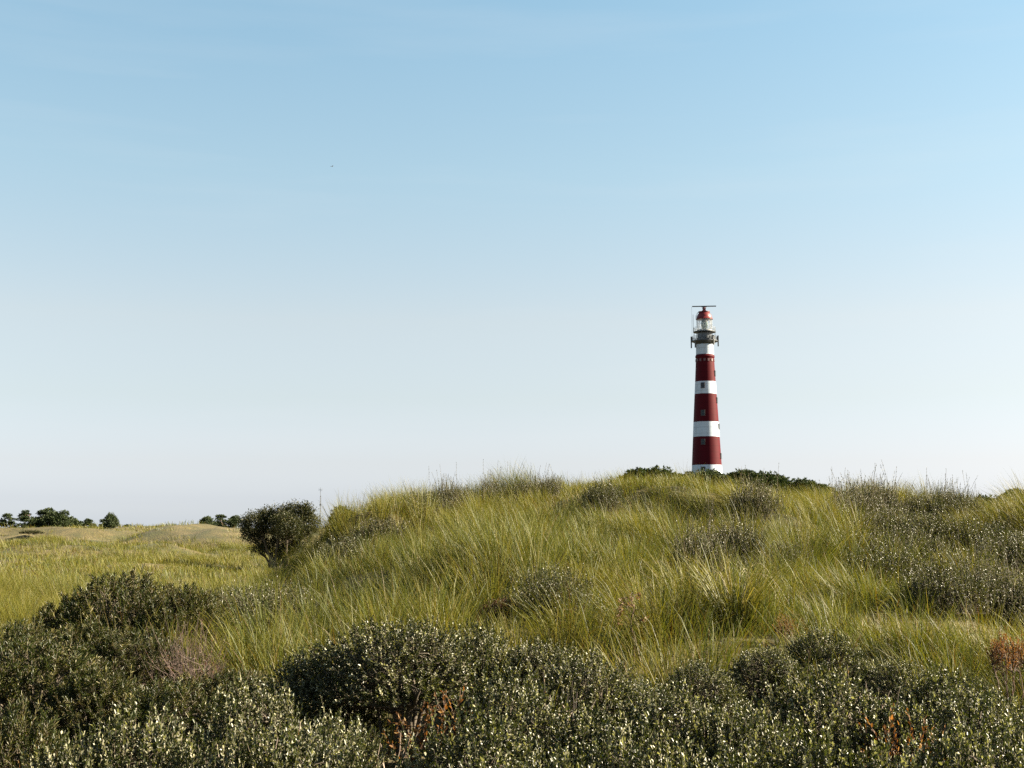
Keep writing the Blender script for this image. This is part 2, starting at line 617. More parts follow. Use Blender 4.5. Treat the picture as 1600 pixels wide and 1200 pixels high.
def shrub_mesh(seed, R, Hh, n_stem=16, n_shoot=260, nl=18, leafL=.028, ratio=.42, shoot=(.14, .28), up=.7, cols=None, lift=.25,
               inner=.45, leaf_mat=None, stem_mat=None, bare=.0, spread=.75, shoot_r=.0022, stem_r=.011, trunk=False, tilt=.0):
    """a dome of leafy shoots on forked stems; returns (stems mesh, foliage mesh)"""
    rng = np.random.default_rng(seed)
    lob = rng.uniform(.55, 1.2, 14)
    lobd = hemi(14, rng, 0)

    def radius(d):
        w = np.exp(7 * (d @ lobd.T - 1))
        return (w @ lob) / w.sum(1) * (1 + .0 * d[:, 0])
    # stems
    d = hemi(n_stem, rng, .1)
    tips = d * np.array([R, R, Hh * (1 - lift)]) * .68 + np.array([0, 0, Hh * lift])
    if trunk:
        base = rng.normal(0, .05, (n_stem, 3)) * np.array([1, 1, 0])
    else:
        base = rng.normal(0, .22 * R, (n_stem, 3)) * np.array([1, 1, 0])
    mid = base * .7 + tips * .25 + np.array([0, 0, Hh * (.38 if trunk else .3)]) + rng.normal(0, .07 * R, (n_stem, 3))
    st = curve3(base - np.array([0, 0, .06]), mid, tips, 8)
    st[:, 1:-1] += rng.normal(0, .018, st[:, 1:-1].shape)
    V1, q1 = tubes(st, np.linspace(1, .35, 8)[None] * stem_r * rng.uniform(.7, 1.3, (n_stem, 1)), 5)
    # shoots
    d = hemi(n_shoot, rng, -.12)
    f = rng.uniform(inner, 1.0, n_shoot) ** .7
    rr = radius(d)
    o = d * (f * rr)[:, None] * np.array([R, R, Hh * (1 - lift)]) + np.array([0, 0, Hh * lift])
    o[:, 2] = np.maximum(o[:, 2], .03)
    sdir = norm(d * (1 - up) + np.array([tilt, 0, up]) + rng.normal(0, .28, (n_shoot, 3)))
    ln = rng.uniform(*shoot, n_shoot) * np.where(rng.uniform(0, 1, n_shoot) < .12, rng.uniform(1.3, 2.1, n_shoot), 1)
    o = o - sdir * (ln * .6)[:, None]
    o[:, 2] = np.maximum(o[:, 2], .02)
    e = o + sdir * ln[:, None] + np.array([0, 0, .25]) * (ln * .3)[:, None]
    m = o + sdir * (ln * .55)[:, None] + rng.normal(0, .012, (n_shoot, 3))
    sh = curve3(o, m, e, 4)
    V2, q2 = tubes(sh, np.linspace(1, .5, 4)[None] * np.full((n_shoot, 1), shoot_r), 3)
    # twigs tying each shoot to the nearest stem
    sp = st[:, 3:].reshape(-1, 3)
    j = np.argmin(((o[:, None] - sp[None]) ** 2).sum(-1) + 2.0 * np.maximum(0, sp[None, :, 2] - o[:, None, 2]), 1)
    tw = curve3(sp[j], (sp[j] + o) / 2 + rng.normal(0, .02, o.shape), o, 4)
    V3, q3 = tubes(tw, np.linspace(1.5, 1, 4)[None] * np.full((n_shoot, 1), shoot_r), 3)
    SV = np.concatenate([V1, V2, V3])
    Sq = np.concatenate([q1, q2 + len(V1), q3 + len(V1) + len(V2)])
    stems = mesh_np('stems', SV, Sq, None, None, stem_mat)
    # leaves
    keep = rng.uniform(0, 1, n_shoot) >= bare
    k = np.repeat(np.arange(n_shoot)[keep], nl)
    i = np.tile(np.arange(nl), keep.sum())
    t = (.08 + .92 * (i + rng.uniform(0, .8, len(i))) / nl)[:, None]
    t = np.clip(t, 0, 1)
    p = (1 - t) ** 2 * o[k] + 2 * t * (1 - t) * m[k] + t * t * e[k]
    ax = norm(e - o)[k]
    ref = norm(np.cross(ax, np.array([.3, .9, .2])))
    bi = np.cross(ax, ref)
    ga = i * 2.4 + rng.uniform(0, .8, len(i)) + k
    el = spread * (1.15 - .55 * t[:, 0]) + rng.normal(0, .18, len(i))
    A = ax * np.cos(el)[:, None] + (ref * np.cos(ga)[:, None] + bi * np.sin(ga)[:, None]) * np.sin(el)[:, None]
    L = leafL * rng.uniform(.65, 1.2, len(i)) * (1.05 - .35 * np.abs(t[:, 0] - .5))
    cols = np.asarray(cols)
    # shoots differ a little in age, single leaves too
    ci = rng.choice(len(cols), len(i), p=None)
    ck = rng.choice(len(cols), n_shoot)
    ci = np.where(rng.uniform(0, 1, len(i)) < .6, ck[k], ci)
    c = cols[ci] * rng.uniform(.75, 1.25, (len(i), 1))
    V, q, C = leaves(p, A, L, L * ratio * rng.uniform(.85, 1.15, len(i)), c, rng)
    fol = mesh_np('foliage', V, q, None, C, leaf_mat)
    return stems, fol, Hh


C_WIL = [[.029, .036, .008], [.037, .045, .0105], [.047, .053, .014], [.024, .029, .007], [.034, .039, .010], [.15, .145, .08], [.30, .285, .19]]
C_WIG = [[.0578, .0663, .0221], [.0723, .0765, .0289], [.0425, .0493, .0145], [.112, .106, .05], [.0638, .0561, .0187]]
C_BUC = [[.0306, .0399, .0085], [.0408, .0493, .0119], [.0255, .0331, .0068], [.0561, .0595, .0179], [.1530, .1360, .0595], [.0510, .0391, .0119]]
C_RUST = [[.19, .085, .02], [.15, .07, .02], [.24, .12, .035], [.10, .048, .018], [.21, .13, .045]]
C_SCR = [[.034, .039, .012], [.046, .05, .016], [.028, .032, .01], [.06, .055, .02]]
C_RED = [[.0850, .0255, .0136], [.0595, .0238, .0136], [.0382, .0382, .0153], [.1105, .0425, .0213]]
KIND = {
    'willow': [shrub_mesh(100 + i, .55, .68, 16, 800, 24, .0205, .6, (.09, .17), .3, C_WIL, .26, .66, M_WILLOW, M_BARK, 0, 1.0) for i in range(4)],
    'roundwillow': [shrub_mesh(151, .62, 1.0, 11, 900, 24, .0205, .6, (.10, .19), .3, C_WIL, .5, .55, M_WILLOW, M_BARK, 0, 1.0, .0024, .02, True)],
    'upright': [shrub_mesh(200 + i, .5, .72, 28, 330, 34, .025, .4, (.28, .5), .93, C_WIG, .15, .25, M_WILLOW, M_BARK, 0, .6, .003) for i in range(3)],
    'greywillow': [shrub_mesh(300 + i, .55, .55, 16, 430, 24, .024, .44, (.18, .34), .8, C_WIG, .2, .3, M_WILLOW, M_BARK, 0, .65) for i in range(3)],
    'scrub': [shrub_mesh(350 + i, .6, .45, 14, 330, 16, .04, .45, (.14, .28), .5, C_SCR, .15, .3, M_TREE, M_BARK) for i in range(2)],
    'buckthorn': [shrub_mesh(400 + i, .7, .95, 18, 820, 32, .046, .18, (.11, .2), .4, C_BUC, .3, .66, M_BUCK, M_BARK, 0, .85, .0032, .014) for i in range(4)],
    'rusty': [shrub_mesh(500 + i, .26, .5, 9, 110, 12, .022, .5, (.1, .2), .6, C_RUST, .35, .3, M_DRY, M_TWIGR, .1, .8, .002, .006) for i in range(2)],
    'umbel': [shrub_mesh(531, .2, .8, 5, 90, 14, .02, .5, (.07, .14), .75, C_RUST, .78, .2, M_DRY, M_TWIGR, 0, .8, .0022, .008, True)],
    'reddish': [shrub_mesh(521, .4, .36, 12, 150, 14, .022, .5, (.1, .2), .6, C_RED, .3, .3, M_DRY, M_TWIGR, .1, .8, .002, .006)],
    'pinktwigs': [shrub_mesh(541, .5, .6, 34, 330, 5, .016, .4, (.14, .3), .35, [[.15, .055, .045], [.13, .08, .05]], .15, .3, M_DRY, M_PINK, .55, .8, .0018, .0042)],
    'deadtwigs': [shrub_mesh(561, .22, .42, 10, 40, 4, .016, .4, (.12, .24), .5, [[.2, .13, .07]], .2, .2, M_DRY, M_TWIG, .8, .8, .0026, .006)],
}
WORD = {'willow': 'willow_shrub', 'roundwillow': 'willow_shrub', 'upright': 'willow_shrub', 'greywillow': 'willow_shrub', 'scrub': 'dwarf_shrub', 'buckthorn': 'buckthorn_shrub',
        'rusty': 'withered_shrub', 'umbel': 'withered_shrub', 'reddish': 'withered_shrub', 'pinktwigs': 'bare_shrub', 'deadtwigs': 'bare_shrub'}
GROUP = {'willow': 'low willow shrubs in the foreground thicket', 'upright': 'willow shrubs with upright rods on the dune',
         'greywillow': 'grey green willow shrubs on the dune slope', 'buckthorn': 'narrow leaved shrubs at the lower left', 'rusty': 'withered rust coloured plants'}
kcount = {}
FOOT = [(-9.9, 51.5, 1.6, 'tree')]      # ground the shrubs take up


def shrub(kind, px, d, ptop, label, wide=1.0):
    k = kcount.get(kind, 0)
    kcount[kind] = k + 1
    st, fo, hh = KIND[kind][k % len(KIND[kind])]
    p = at(px, ptop, d)
    gz = float(H(p[0], p[1]))
    s = min(max((p[2] - gz) / hh, .95 if kind in ('upright', 'greywillow') else .55), 2.0)
    e = empty(WORD[kind], (p[0], p[1], gz), RNG.uniform(0, 2 * PI))
    w = (.5 + .5 * s) * wide
    e.scale = (w, w, s)
    FOOT.append((p[0], p[1], .62 * w, kind))
    tag(e, label, 'shrub', GROUP.get(kind))
    link('stems', st, e)
    link('foliage', fo, e)
    return e


# --- narrow leaved shrubs, lower left
for row in [
    (105, 12.5, 928, 'dark narrow leaved shrub at the left end of the farthest row at lower left', .85),
    (200, 12.8, 906, 'dark shrub forming the top of the lower left thicket, below the rusty low bush', 1.1),
    (290, 12.3, 912, 'dark narrow leaved shrub just behind the pink bare twigs', .85),
    (15, 11.2, 972, 'dark narrow leaved shrub touching the left edge beside the yellow grass', .85),
    (140, 10.6, 962, 'narrow leaved shrub in the middle of the lower left thicket, under its top row', .85),
    (205, 10.2, 990, 'narrow leaved shrub left of and below the pink bare twigs', .85),
    (365, 9.0, 1046, 'narrow leaved shrub in front of the pink bare twigs', .85),
    (45, 9.0, 1000, 'pale tipped narrow leaved shrub at the left edge above the black hollow', 1.1),
    (170, 8.6, 1030, 'narrow leaved shrub right of the black hollow in the lower left thicket', .85),
    (285, 8.0, 1072, 'narrow leaved shrub between the lower left thicket and the silver willows', 1.0),
    (30, 6.7, 1100, 'pale rounded narrow leaved shrub in the bottom left corner below the black hollow', .75),
]:
    shrub('buckthorn', *row)

# --- the standing round willow and the silver thicket
shrub('roundwillow', 632, 8.6, 962, 'tallest round silver willow bush with a dark bare trunk, in the lower middle', 1.0)
for row in [
    (505, 8.8, 1015, 'silver willow shrub left of the tall round willow with the bare trunk', .8),
    (745, 9.4, 985, 'silver willow shrub right behind the tall round willow with the bare trunk', .8),
    (830, 9.2, 1000, 'silver willow shrub in front of the small dark red leaved bush', .8),
    (905, 8.6, 1022, 'silver willow shrub left below the tall brown seed stalk', .8),
    (1000, 8.7, 1062, 'silver willow shrub right at the foot of the tall brown seed stalk', .8),
    (1092, 9.2, 1038, 'silver willow shrub just below the arching straw tussock', .8),
    (1200, 9.6, 1010, 'silver willow shrub right of and below the arching straw tussock', .8),
    (1290, 9.9, 985, 'silver willow shrub crowning the thicket between arching tussock and rusty umbel plant', .8),
    (1395, 9.5, 1030, 'silver willow shrub left of the grass gap beside the rusty umbel plant', .8),
    (1470, 8.6, 1050, 'silver willow shrub at the left rim of the grass gap near the right edge', .8),
    (1570, 8.2, 1085, 'silver willow shrub under the rusty umbel plant at the right edge', .8),
    (415, 7.4, 1070, 'low silver willow shrub, leftmost of the second row from the bottom', .8),
    (515, 7.0, 1122, 'low silver willow shrub left in front of the bare trunk of the round willow', .7),
    (795, 7.3, 1062, 'rounded silver willow shrub right of the rusty leaves under the round willow', .8),
    (912, 7.0, 1108, 'low silver willow shrub, fourth from left in the second row from the bottom', .75),
    (1035, 7.2, 1075, 'low silver willow shrub, fifth from left in the second row from the bottom', .8),
    (1160, 7.0, 1102, 'low silver willow shrub, sixth from left in the second row from the bottom', .75),
    (1285, 7.4, 1058, 'rounded silver willow shrub, seventh from left in the second row from the bottom', .85),
    (1410, 7.1, 1096, 'low silver willow shrub with rusty leaves beside it, third from right in the second row', .75),
    (1515, 7.2, 1080, 'low silver willow shrub, second from right in the second row from the bottom', .8),
    (1620, 6.9, 1118, 'low silver willow shrub, last at the right in the second row from the bottom', .8),
    (105, 5.9, 1172, 'bright low willow shrub on the bottom edge, first from the left', .7),
    (210, 6.1, 1118, 'bright low willow shrub on the bottom edge, second from the left', .8),
    (345, 5.9, 1150, 'bright low willow shrub on the bottom edge, third from the left', .7),
    (470, 6.0, 1140, 'bright low willow shrub on the bottom edge, fourth from the left', .75),
    (745, 6.1, 1128, 'bright low willow shrub on the bottom edge, right below the rusty leaves', .8),
    (860, 5.8, 1172, 'bright low willow shrub on the bottom edge, sixth from the left', .7),
    (990, 6.0, 1140, 'bright low willow shrub on the bottom edge, seventh from the left', .75),
    (1120, 5.8, 1170, 'bright low willow shrub on the bottom edge, eighth from the left', .7),
    (1250, 5.9, 1150, 'bright low willow shrub on the bottom edge, third from the right', .75),
    (1390, 5.8, 1168, 'bright low willow shrub on the bottom edge, second from the right', .7),
    (1540, 6.0, 1140, 'bright low willow shrub on the bottom edge, last at the right', .8),
]:
    shrub('willow', *row)

# --- upright rods on the crest and the face of the dune
for row in [
    (715, 26.0, 762, 'upright willow shrub on the crest left of the lighthouse, left one of a pair', .9),
    (693, 25.6, 772, 'low upright willow shrub at the left end of the left crest, below the pair', .9),
    (825, 26.6, 744, 'upright willow shrub on the crest just right of the left pair', .9),
    (858, 26.8, 741, 'slender upright willow shrub on the crest, second to the right of the left pair', .8),
    (770, 26.5, 748, 'upright willow shrub on the crest left of the lighthouse, right one of a pair', .9),
    (1335, 24.0, 752, 'tall upright willow shrub on the crest right of the lighthouse, left of a pair'),
    (1372, 24.6, 744, 'tallest upright willow shrub standing on the crest right of the lighthouse'),
    (1312, 23.4, 776, 'upright willow shrub at the left end of the right crest clumps', 1.0),
    (1352, 23.2, 762, 'dense upright willow shrub in front of the tallest one on the right crest', 1.2),
    (1412, 24.0, 774, 'low upright willow shrub between tallest one and middle clump, right crest', 1.0),
    (1466, 23.6, 768, 'dense upright willow shrub right of the middle clump on the right crest', 1.2),
    (1508, 24.2, 772, 'last upright willow shrub of the right crest, sloping down to the edge', .9),
    (1445, 24.4, 764, 'upright willow shrub on the right crest, middle of three clumps'),
    (1487, 25.0, 758, 'upright willow shrub on the right crest, rightmost clump against the sky'),
    (1180, 20.5, 795, 'upright willow shrub alone in the grass, straight below the right side of the lighthouse'),
    (1150, 17.0, 850, 'upright silvery willow shrub on the dune face, largest below the lighthouse', 1.1),
    (1095, 15.2, 888, 'upright willow shrub at the left foot of the large silvery one on the dune face'),
    (1128, 12.8, 935, 'upright willow shrub beside the dark hollow behind the arching tussock', .8),
    (1240, 16.2, 872, 'upright willow shrub at the right of the large silvery one on the dune face', .8),
    (1540, 13.8, 905, 'upright willow shrub on the right slope above the rusty umbel plant'),
    (1600, 13.2, 915, 'upright willow shrub cut by the right edge above the rusty umbel plant'),
]:
    shrub('upright', *row)
for row in [
    (655, 24.0, 795, 'grey green willow shrub high on the left shoulder of the dune', 1.2),
    (600, 22.0, 830, 'grey green willow shrub halfway down the left shoulder of the dune', 1.3),
    (550, 20.0, 862, 'grey green willow shrub low on the left shoulder, right of the dark tree', 1.3),
    (938, 21.5, 800, 'grey green willow shrub just under the crest, left below the lighthouse', .8),
    (1400, 22.0, 790, 'grey green willow shrub just under the upright willows of the right crest', 1.3),
    (1455, 20.0, 808, 'grey green willow shrub in the middle of the patch on the right slope', 1.4),
    (1525, 19.5, 815, 'grey green willow shrub at the right of the patch on the right slope', 1.4),
    (1345, 17.5, 855, 'grey green willow shrub at the left foot of the patch on the right slope', 1.3),
    (1420, 18.0, 842, 'grey green willow shrub at the lower middle of the patch on the right slope', 1.3),
    (1575, 18.0, 842, 'grey green willow shrub by the right edge, above the flat rusty plant', 1.3),
    (1365, 20.5, 800, 'grey green willow shrub at the upper left of the patch on the right slope', 1.3),
    (1490, 17.0, 862, 'grey green willow shrub at the lower right of the patch on the right slope', 1.3),
    (1385, 16.0, 882, 'lowest grey green willow shrub of the patch on the right slope', 1.2),
    (370, 14.5, 918, 'grey green willow shrub left below the dark tree, nearest to the pink bare twigs', 1.2),
    (440, 14.0, 922, 'grey green willow shrub right below the trunk of the dark tree', 1.2),
    (345, 12.6, 948, 'grey green willow shrub right behind the pink bare twigs', 1.0),
    (1475, 13.0, 935, 'grey green willow shrub left of the upright willow above the rusty umbel plant', 1.0),
    (865, 12.2, 938, 'grey green willow shrub right of the small dark red leaved bush', .9),
    (1300, 21.5, 785, 'small dark willow shrub at the left end of the willow patch on the right crest', .6),
]:
    shrub('greywillow', *row)

# --- dwarf scrub out on the low ground
for row in [
    (22, 84.0, 836, 'wide dark scrub on the far dune at the left edge, below the pines', 2.6),
    (48, 78.0, 840, 'narrow dark scrub on the far dune just right of the wide one', 1.8),
]:
    e_ = shrub('scrub', *row)
    e_['group'] = 'dark scrub on the low far dunes'

# --- withered and bare ones
for row in [
    (690, 7.3, 1084, 'rust orange withered plant under the right side of the tall round willow', 1.2),
    (1592, 18.6, 868, 'flat rusty plant on the slope at the right edge, among grey willows', 1.2),
    (62, 6.0, 1182, 'small orange withered plant on the bottom edge near the left corner', .4),
    (175, 20.0, 880, 'low rusty bush in the grass just above the lower left thicket', 1.6),
    (1225, 10.9, 968, 'small orange withered plant beside the arching straw tussock', .6),
    (1410, 6.9, 1105, 'rust tinged withered plant among the low silver willows at lower right', .9),
]:
    shrub('rusty', *row)
shrub('umbel', 1566, 9.0, 992, 'rust brown umbel plant on a dark bare stem at the right edge', .68)
shrub('umbel', 1598, 9.2, 996, 'second rust brown umbel plant, cut by the right edge', .62)
shrub('reddish', 785, 12.4, 930, 'small dark red leaved bush in the grass above the silver willows', 1.1)
shrub('pinktwigs', 300, 10.0, 966, 'pinkish bare twiggy bush right of the lower left thicket', .72)
shrub('deadtwigs', 820, 9.9, 990, 'pale dead twigs rising from the silver willows below the dark red bush', .7)
shrub('deadtwigs', 872, 7.8, 1045, 'pale dead twigs left of the rounded willow in the middle of the thicket', 1.0)
shrub('deadtwigs', 440, 6.6, 1120, 'pale dead twigs in the lower left of the silver thicket', 1.2)
shrub('deadtwigs', 1345, 8.4, 1040, 'pale dead twigs in the right half of the silver thicket', .9)
shrub('deadtwigs', 600, 6.9, 1135, 'pale dead twigs low in front of the bare trunk of the round willow', 1.2)


# --- seed stalk
def seed_stalk():
    rng = np.random.default_rng(8)
    p = at(985, 934, 10.6)
    gz = float(H(p[0], p[1]))
    hh = p[2] - gz
    e = empty('seed_stalk', (p[0], p[1], gz))
    tag(e, 'tall brown withered stalk with drooping seed heads beside the dark hollow', 'plant')
    b = MB()
    pts = np.array([[.02, 0, -.05], [.03, 0, hh * .3], [.0, 0, hh * .6], [.03, 0, hh * .85], [.0, 0, hh * .97]])
    b.tube(pts, [.006, .006, .005, .004, .003], 5)
    for k in range(9):
        z = hh * (.5 + .055 * k)
        a = rng.uniform(0, 2 * PI)
        b.tube([[.01, 0, z], [.05 * math.cos(a), .05 * math.sin(a), z + .05], [.1 * math.cos(a), .1 * math.sin(a), z + .06]], .0028, 4)
    b.build('stem', M_TWIGR, e, True)
    for k in range(9):
        n = 12
        a = rng.uniform(0, 2 * PI)
        z0 = hh * (.52 + .055 * k)
        P = np.array([.1 * math.cos(a) + .01, .1 * math.sin(a), z0 + .05]) + rng.normal(0, .012, (n, 3))
        col = np.array([[.16, .10, .05], [.11, .06, .03], [.2, .14, .08]])[rng.integers(0, 3, n)]
        V, q, C = leaves(P, rng.normal(0, 1, (n, 3)) + [0, 0, -.4], np.full(n, .03), np.full(n, .014), col, rng)
        link('seed_head', mesh_np('seed_head', V, q, None, C, M_DRY), e)


seed_stalk()


# --- arching tussock
def arching():
    rng = np.random.default_rng(77)
    p = at(1150, 1010, 11.2)
    gz = float(H(p[0], p[1]))
    e = empty('grass_tussock', (p[0], p[1], gz))
    tag(e, 'arching tussock of pale straw grass bent over in the dark hollow', 'grass tussock')
    g = Grass()
    N = 230
    a = rng.uniform(0, 2 * PI, N)
    s = np.abs(rng.normal(.35, .2, N))
    pal = rng.choice([1, 2, 3], N, p=[.3, .4, .3])
    vx, vy = np.cos(a) * s, np.sin(a) * s * .6
    g.add(*make_blades(np.cos(a) * .1, np.sin(a) * .1, rng.uniform(.6, 1.0, N), rng.uniform(.005, .009, N), vx, vy, np.abs(rng.normal(.9, .6, N)), pal, rng, np.zeros(N)))
    link('blades', g.mesh('blades', M_GRASS), e)
    for k in range(9):
        b = MB()
        aa = rng.uniform(-.4, PI + .4)
        r_ = rng.uniform(.35, .6)
        h_ = rng.uniform(.45, .62)
        pts = curve3(np.array([[0, 0, 0.]]), np.array([[r_ * .35 * math.cos(aa), .1 * math.sin(aa), h_ * 1.75]]), np.array([[r_ * math.cos(aa), r_ * .5 * math.sin(aa), h_ * .5]]), 10)[0]
        b.tube(pts, np.linspace(.0032, .0016, 10), 4)
        b.build('stalk', M_STRAW, e, True)


arching()


# ------------------------------------------------------------------ sow the grass round the shrubs
G = Grass()
rg = np.random.default_rng(5)
# main dune: tall tussocks
x, y = scatter(9.5, 34, -.52, .52, .47, rg)
dn = fbm(x / 2.4, y / 2.4, 111, 2)
keep = rg.uniform(0, 1, len(x)) < np.clip(.62 + 2.6 * (dn - .45), .16, 1) * sstep(8.5, 12, y)
keep &= free(x, y, rg, .28)
tussocks(G, x[keep], y[keep], .24, 200, .76, .0044, rg, True, .14)
# finer, shorter tufts between the tall ones
x, y = scatter(9.5, 34, -.52, .52, .42, rg)
keep = free(x, y, rg, .3) & (rg.uniform(0, 1, len(x)) < sstep(8.8, 11, y))
tussocks(G, x[keep], y[keep], .26, 62, .5, .0042, rg, True, .2)
# mossy, thatchy undergrowth between them
x, y = scatter(5, 34, -.5, .5, .07, rg)
keep = (y > 10.5) | free(x, y, rg, .06)
x, y = x[keep], y[keep]
understory(G, x, y, .24, .007, rg)
x = rg.uniform(-2.6, 4.6, 110)
y = rg.uniform(6.4, 10.6, 110)
keep = (rg.uniform(0, 1, 110) < .12 + .5 * sstep(8.6, 9.6, y)) | (x > .3 * y)
tussocks(G, x[keep], y[keep], .14, 46, .8, .0036, rg, False, .2)
x, y = scatter(9.6, 15, .2, .5, .45, rg)      # closed sward at the right foot of the dune
keep = free(x, y, rg, .2)
tussocks(G, x[keep], y[keep], .26, 90, .55, .0044, rg, False, .16)
# low ground at the left, out to the far dunes
x, y = scatter(34, 75, -.5, .06, .62, rg)
keep = rg.uniform(0, 1, len(x)) < np.clip(.45 + 2.2 * (fbm(x / 5, y / 5, 151, 2) - .45), .05, 1)
keep &= free(x, y, rg, .1)
tussocks(G, x[keep], y[keep], .36, 46, .52, .010, rg, False, .15)
x, y = scatter(34, 75, -.5, .06, .24, rg)
understory(G, x, y, .32, .018, rg, .35)
x, y = scatter(75, 190, -.5, .0, 1.15, rg)
keep = rg.uniform(0, 1, len(x)) < np.clip(.4 + 2.4 * (fbm(x / 8, y / 8, 161, 2) - .47), .04, 1)
tussocks(G, x[keep], y[keep], .6, 22, .42, .026, rg, False, .25)
# right of and behind the crest
x, y = scatter(34, 60, .06, .5, 1.0, rg)
tussocks(G, x, y, .5, 30, .6, .016, rg, False)
print('blade verts', G.n)
tag(link('dune_grass', G.mesh('dune_grass', M_GRASS)), 'tall yellow green marram grass covering the dunes', 'dune grass', None, 'stuff')

# ------------------------------------------------------------------ trees


def leaf_tree(px, d, lobes, base_py, label, leaf, nper, cols, mat, trunk_r, n_stems, cat='tree', name='tree', seed=1, bark=None):
    """lobes: (px,py,radius px) ellipsoid clumps as seen; depth follows from their radius"""
    rng = np.random.default_rng(seed)
    b0 = at(px, base_py, d)
    gz = float(H(b0[0], b0[1]))
    e = empty(name, (b0[0], b0[1], gz))
    tag(e, label, cat)
    sc = d / 2000
    P, A, L, Cc = [], [], [], []
    mb = MB()
    bases = [np.array([a_, rng.normal(0, .12), 0]) for a_ in np.linspace(-.32, .3, n_stems)]
    for (lx, ly, lr) in lobes:
        c = at(lx, ly, d) - np.array([b0[0], b0[1], gz])
        c[1] += rng.normal(0, lr * sc * .8)
        r = lr * sc
        n = int(nper * lr * lr)
        nt_ = max(6, n // 26)
        dd = hemi(nt_, rng, -.75)
        f = rng.uniform(.4, 1.04, nt_) ** .6
        tc_ = c + dd * (r * f)[:, None] * np.array([1, 1.1, .85]) * (1 + rng.normal(0, .12, (nt_, 1)))
        k = np.repeat(np.arange(nt_), 26)
        P.append(tc_[k] + rng.normal(0, leaf * 1.5, (len(k), 3)))
        A.append(dd[k] * .6 + rng.normal(0, .7, (len(k), 3)) + [0, 0, .35])
        L.append(leaf * rng.uniform(.6, 1.3, len(k)))
        tone = rng.uniform(.7, 1.3, (nt_, 1))[k]
        Cc.append(np.asarray(cols)[rng.integers(0, len(cols), len(k))] * tone)
        # limb to the clump
        s0 = bases[rng.integers(0, len(bases))]
        m = s0 + (c - s0) * [.18, .18, .5] + [0, 0, 0]
        pts = curve3(np.array([s0 - [0, 0, .15]]), np.array([m]), np.array([c]), 7)[0]
        pts[1:-1] += rng.normal(0, trunk_r * .5, (5, 3))
        mb.tube(pts, np.linspace(trunk_r, trunk_r * .3, 7), 6)
        for _ in range(4):
            t = tc_[rng.integers(0, nt_)]
            mb.tube(curve3(np.array([pts[4]]), np.array([(pts[4] + t) / 2 + rng.normal(0, r * .1, 3)]), np.array([t]), 4)[0], np.linspace(trunk_r * .35, trunk_r * .12, 4), 4)
    P, A, L, Cc = np.concatenate(P), np.concatenate(A), np.concatenate(L), np.concatenate(Cc)
    V, q, C = leaves(P, A, L, L * .55, Cc, rng)
    link('crown', mesh_np('crown', V, q, None, C, mat), e)
    mb.build('trunk', bark or M_BARK, e, True)
    return e


C_TREE = [[.0255, .0306, .0102], [.0340, .0391, .0136], [.0467, .0459, .0170], [.0221, .0255, .0085], [.0850, .0765, .0340]]
leaf_tree(434, 54, [(398, 820, 21), (412, 808, 15), (424, 822, 22), (432, 803, 13), (446, 806, 16), (462, 802, 17), (478, 800, 13), (484, 818, 17),
                    (456, 824, 24), (440, 840, 19), (404, 838, 14), (472, 838, 16), (420, 852, 12), (448, 856, 10), (492, 826, 8), (404, 858, 10), (466, 858, 12), (388, 838, 9), (436, 866, 8)], 884,
          'dark round crowned tree on several trunks at the left foot of the main dune', .06, 9.5, C_TREE, M_TREE, .075, 4, 'tree', 'tree', 3)

C_PINE = [[.04, .058, .024], [.052, .07, .028], [.066, .082, .03], [.034, .048, .022]]


def pine_mesh(seed, R, Hh, low=.15, pads=11, flat=.45):
    """wind shaped dune pine: short trunk, limbs ending in needle pads"""
    rng = np.random.default_rng(seed)
    pads = int(pads * 1.5)
    lx, ly = rng.normal(0, .3 * R, 2)
    mb = MB()
    top = np.array([rng.normal(0, .1 * R), 0, Hh * .88])
    tr = curve3(np.array([[0, 0, -.3]]), np.array([[rng.normal(0, .2 * R), 0, Hh * .4]]), top[None], 8)[0]
    mb.tube(tr, np.linspace(.035 * Hh, .012 * Hh, 8), 7)
    P, A, L, Cc = [], [], [], []
    for k in range(pads):
        f = (k + .5) / pads
        z = Hh * (low + (1 - low) * f ** .85)
        wd = R * (1.0 - .72 * max(0, f - .35) ** 1.2 * 1.6) * rng.uniform(.35, 1.15)
        a = k * 2.4 + rng.normal(0, .9)
        rr = wd * (.62 if k < pads - 1 else .1)
        c = np.array([math.cos(a) * rr + lx * f, math.sin(a) * rr + ly * f, z * rng.uniform(.8, 1.12)])
        r = R * rng.uniform(.14, .4)
        i = min(6, int(f * 7))
        mb.tube(curve3(tr[i][None], ((tr[i] + c) / 2 + [0, 0, -.04 * Hh])[None], c[None], 5)[0], np.linspace(.012 * Hh, .004 * Hh, 5), 5)
        n = 38
        dd = hemi(n, rng, -.5)
        tf = c + dd * (r * rng.uniform(.35, 1.1, n) ** .7)[:, None] * np.array([1, 1, flat * 1.3])
        kk = np.repeat(np.arange(n), 9)
        ax = dd[kk] * .5 + rng.normal(0, .55, (len(kk), 3)) + [0, 0, .5]
        P.append(tf[kk] + rng.normal(0, .02 * R, (len(kk), 3)))
        A.append(ax)
        L.append(.115 * R * rng.uniform(.6, 1.3, len(kk)))
        Cc.append(np.asarray(C_PINE)[rng.integers(0, 4, len(kk))] * rng.uniform(.7, 1.3, (n, 1))[kk])
    P, A, L, Cc = np.concatenate(P), np.concatenate(A), np.concatenate(L), np.concatenate(Cc)
    V, q, C = leaves(P, A, L, L * .32, Cc, rng)
    V2 = np.concatenate(mb.v)
    return mesh_np('trunk', V2, mb.q, mb.t or None, None, M_PBARK), mesh_np('crown', V, q, None, C, M_PINE), Hh


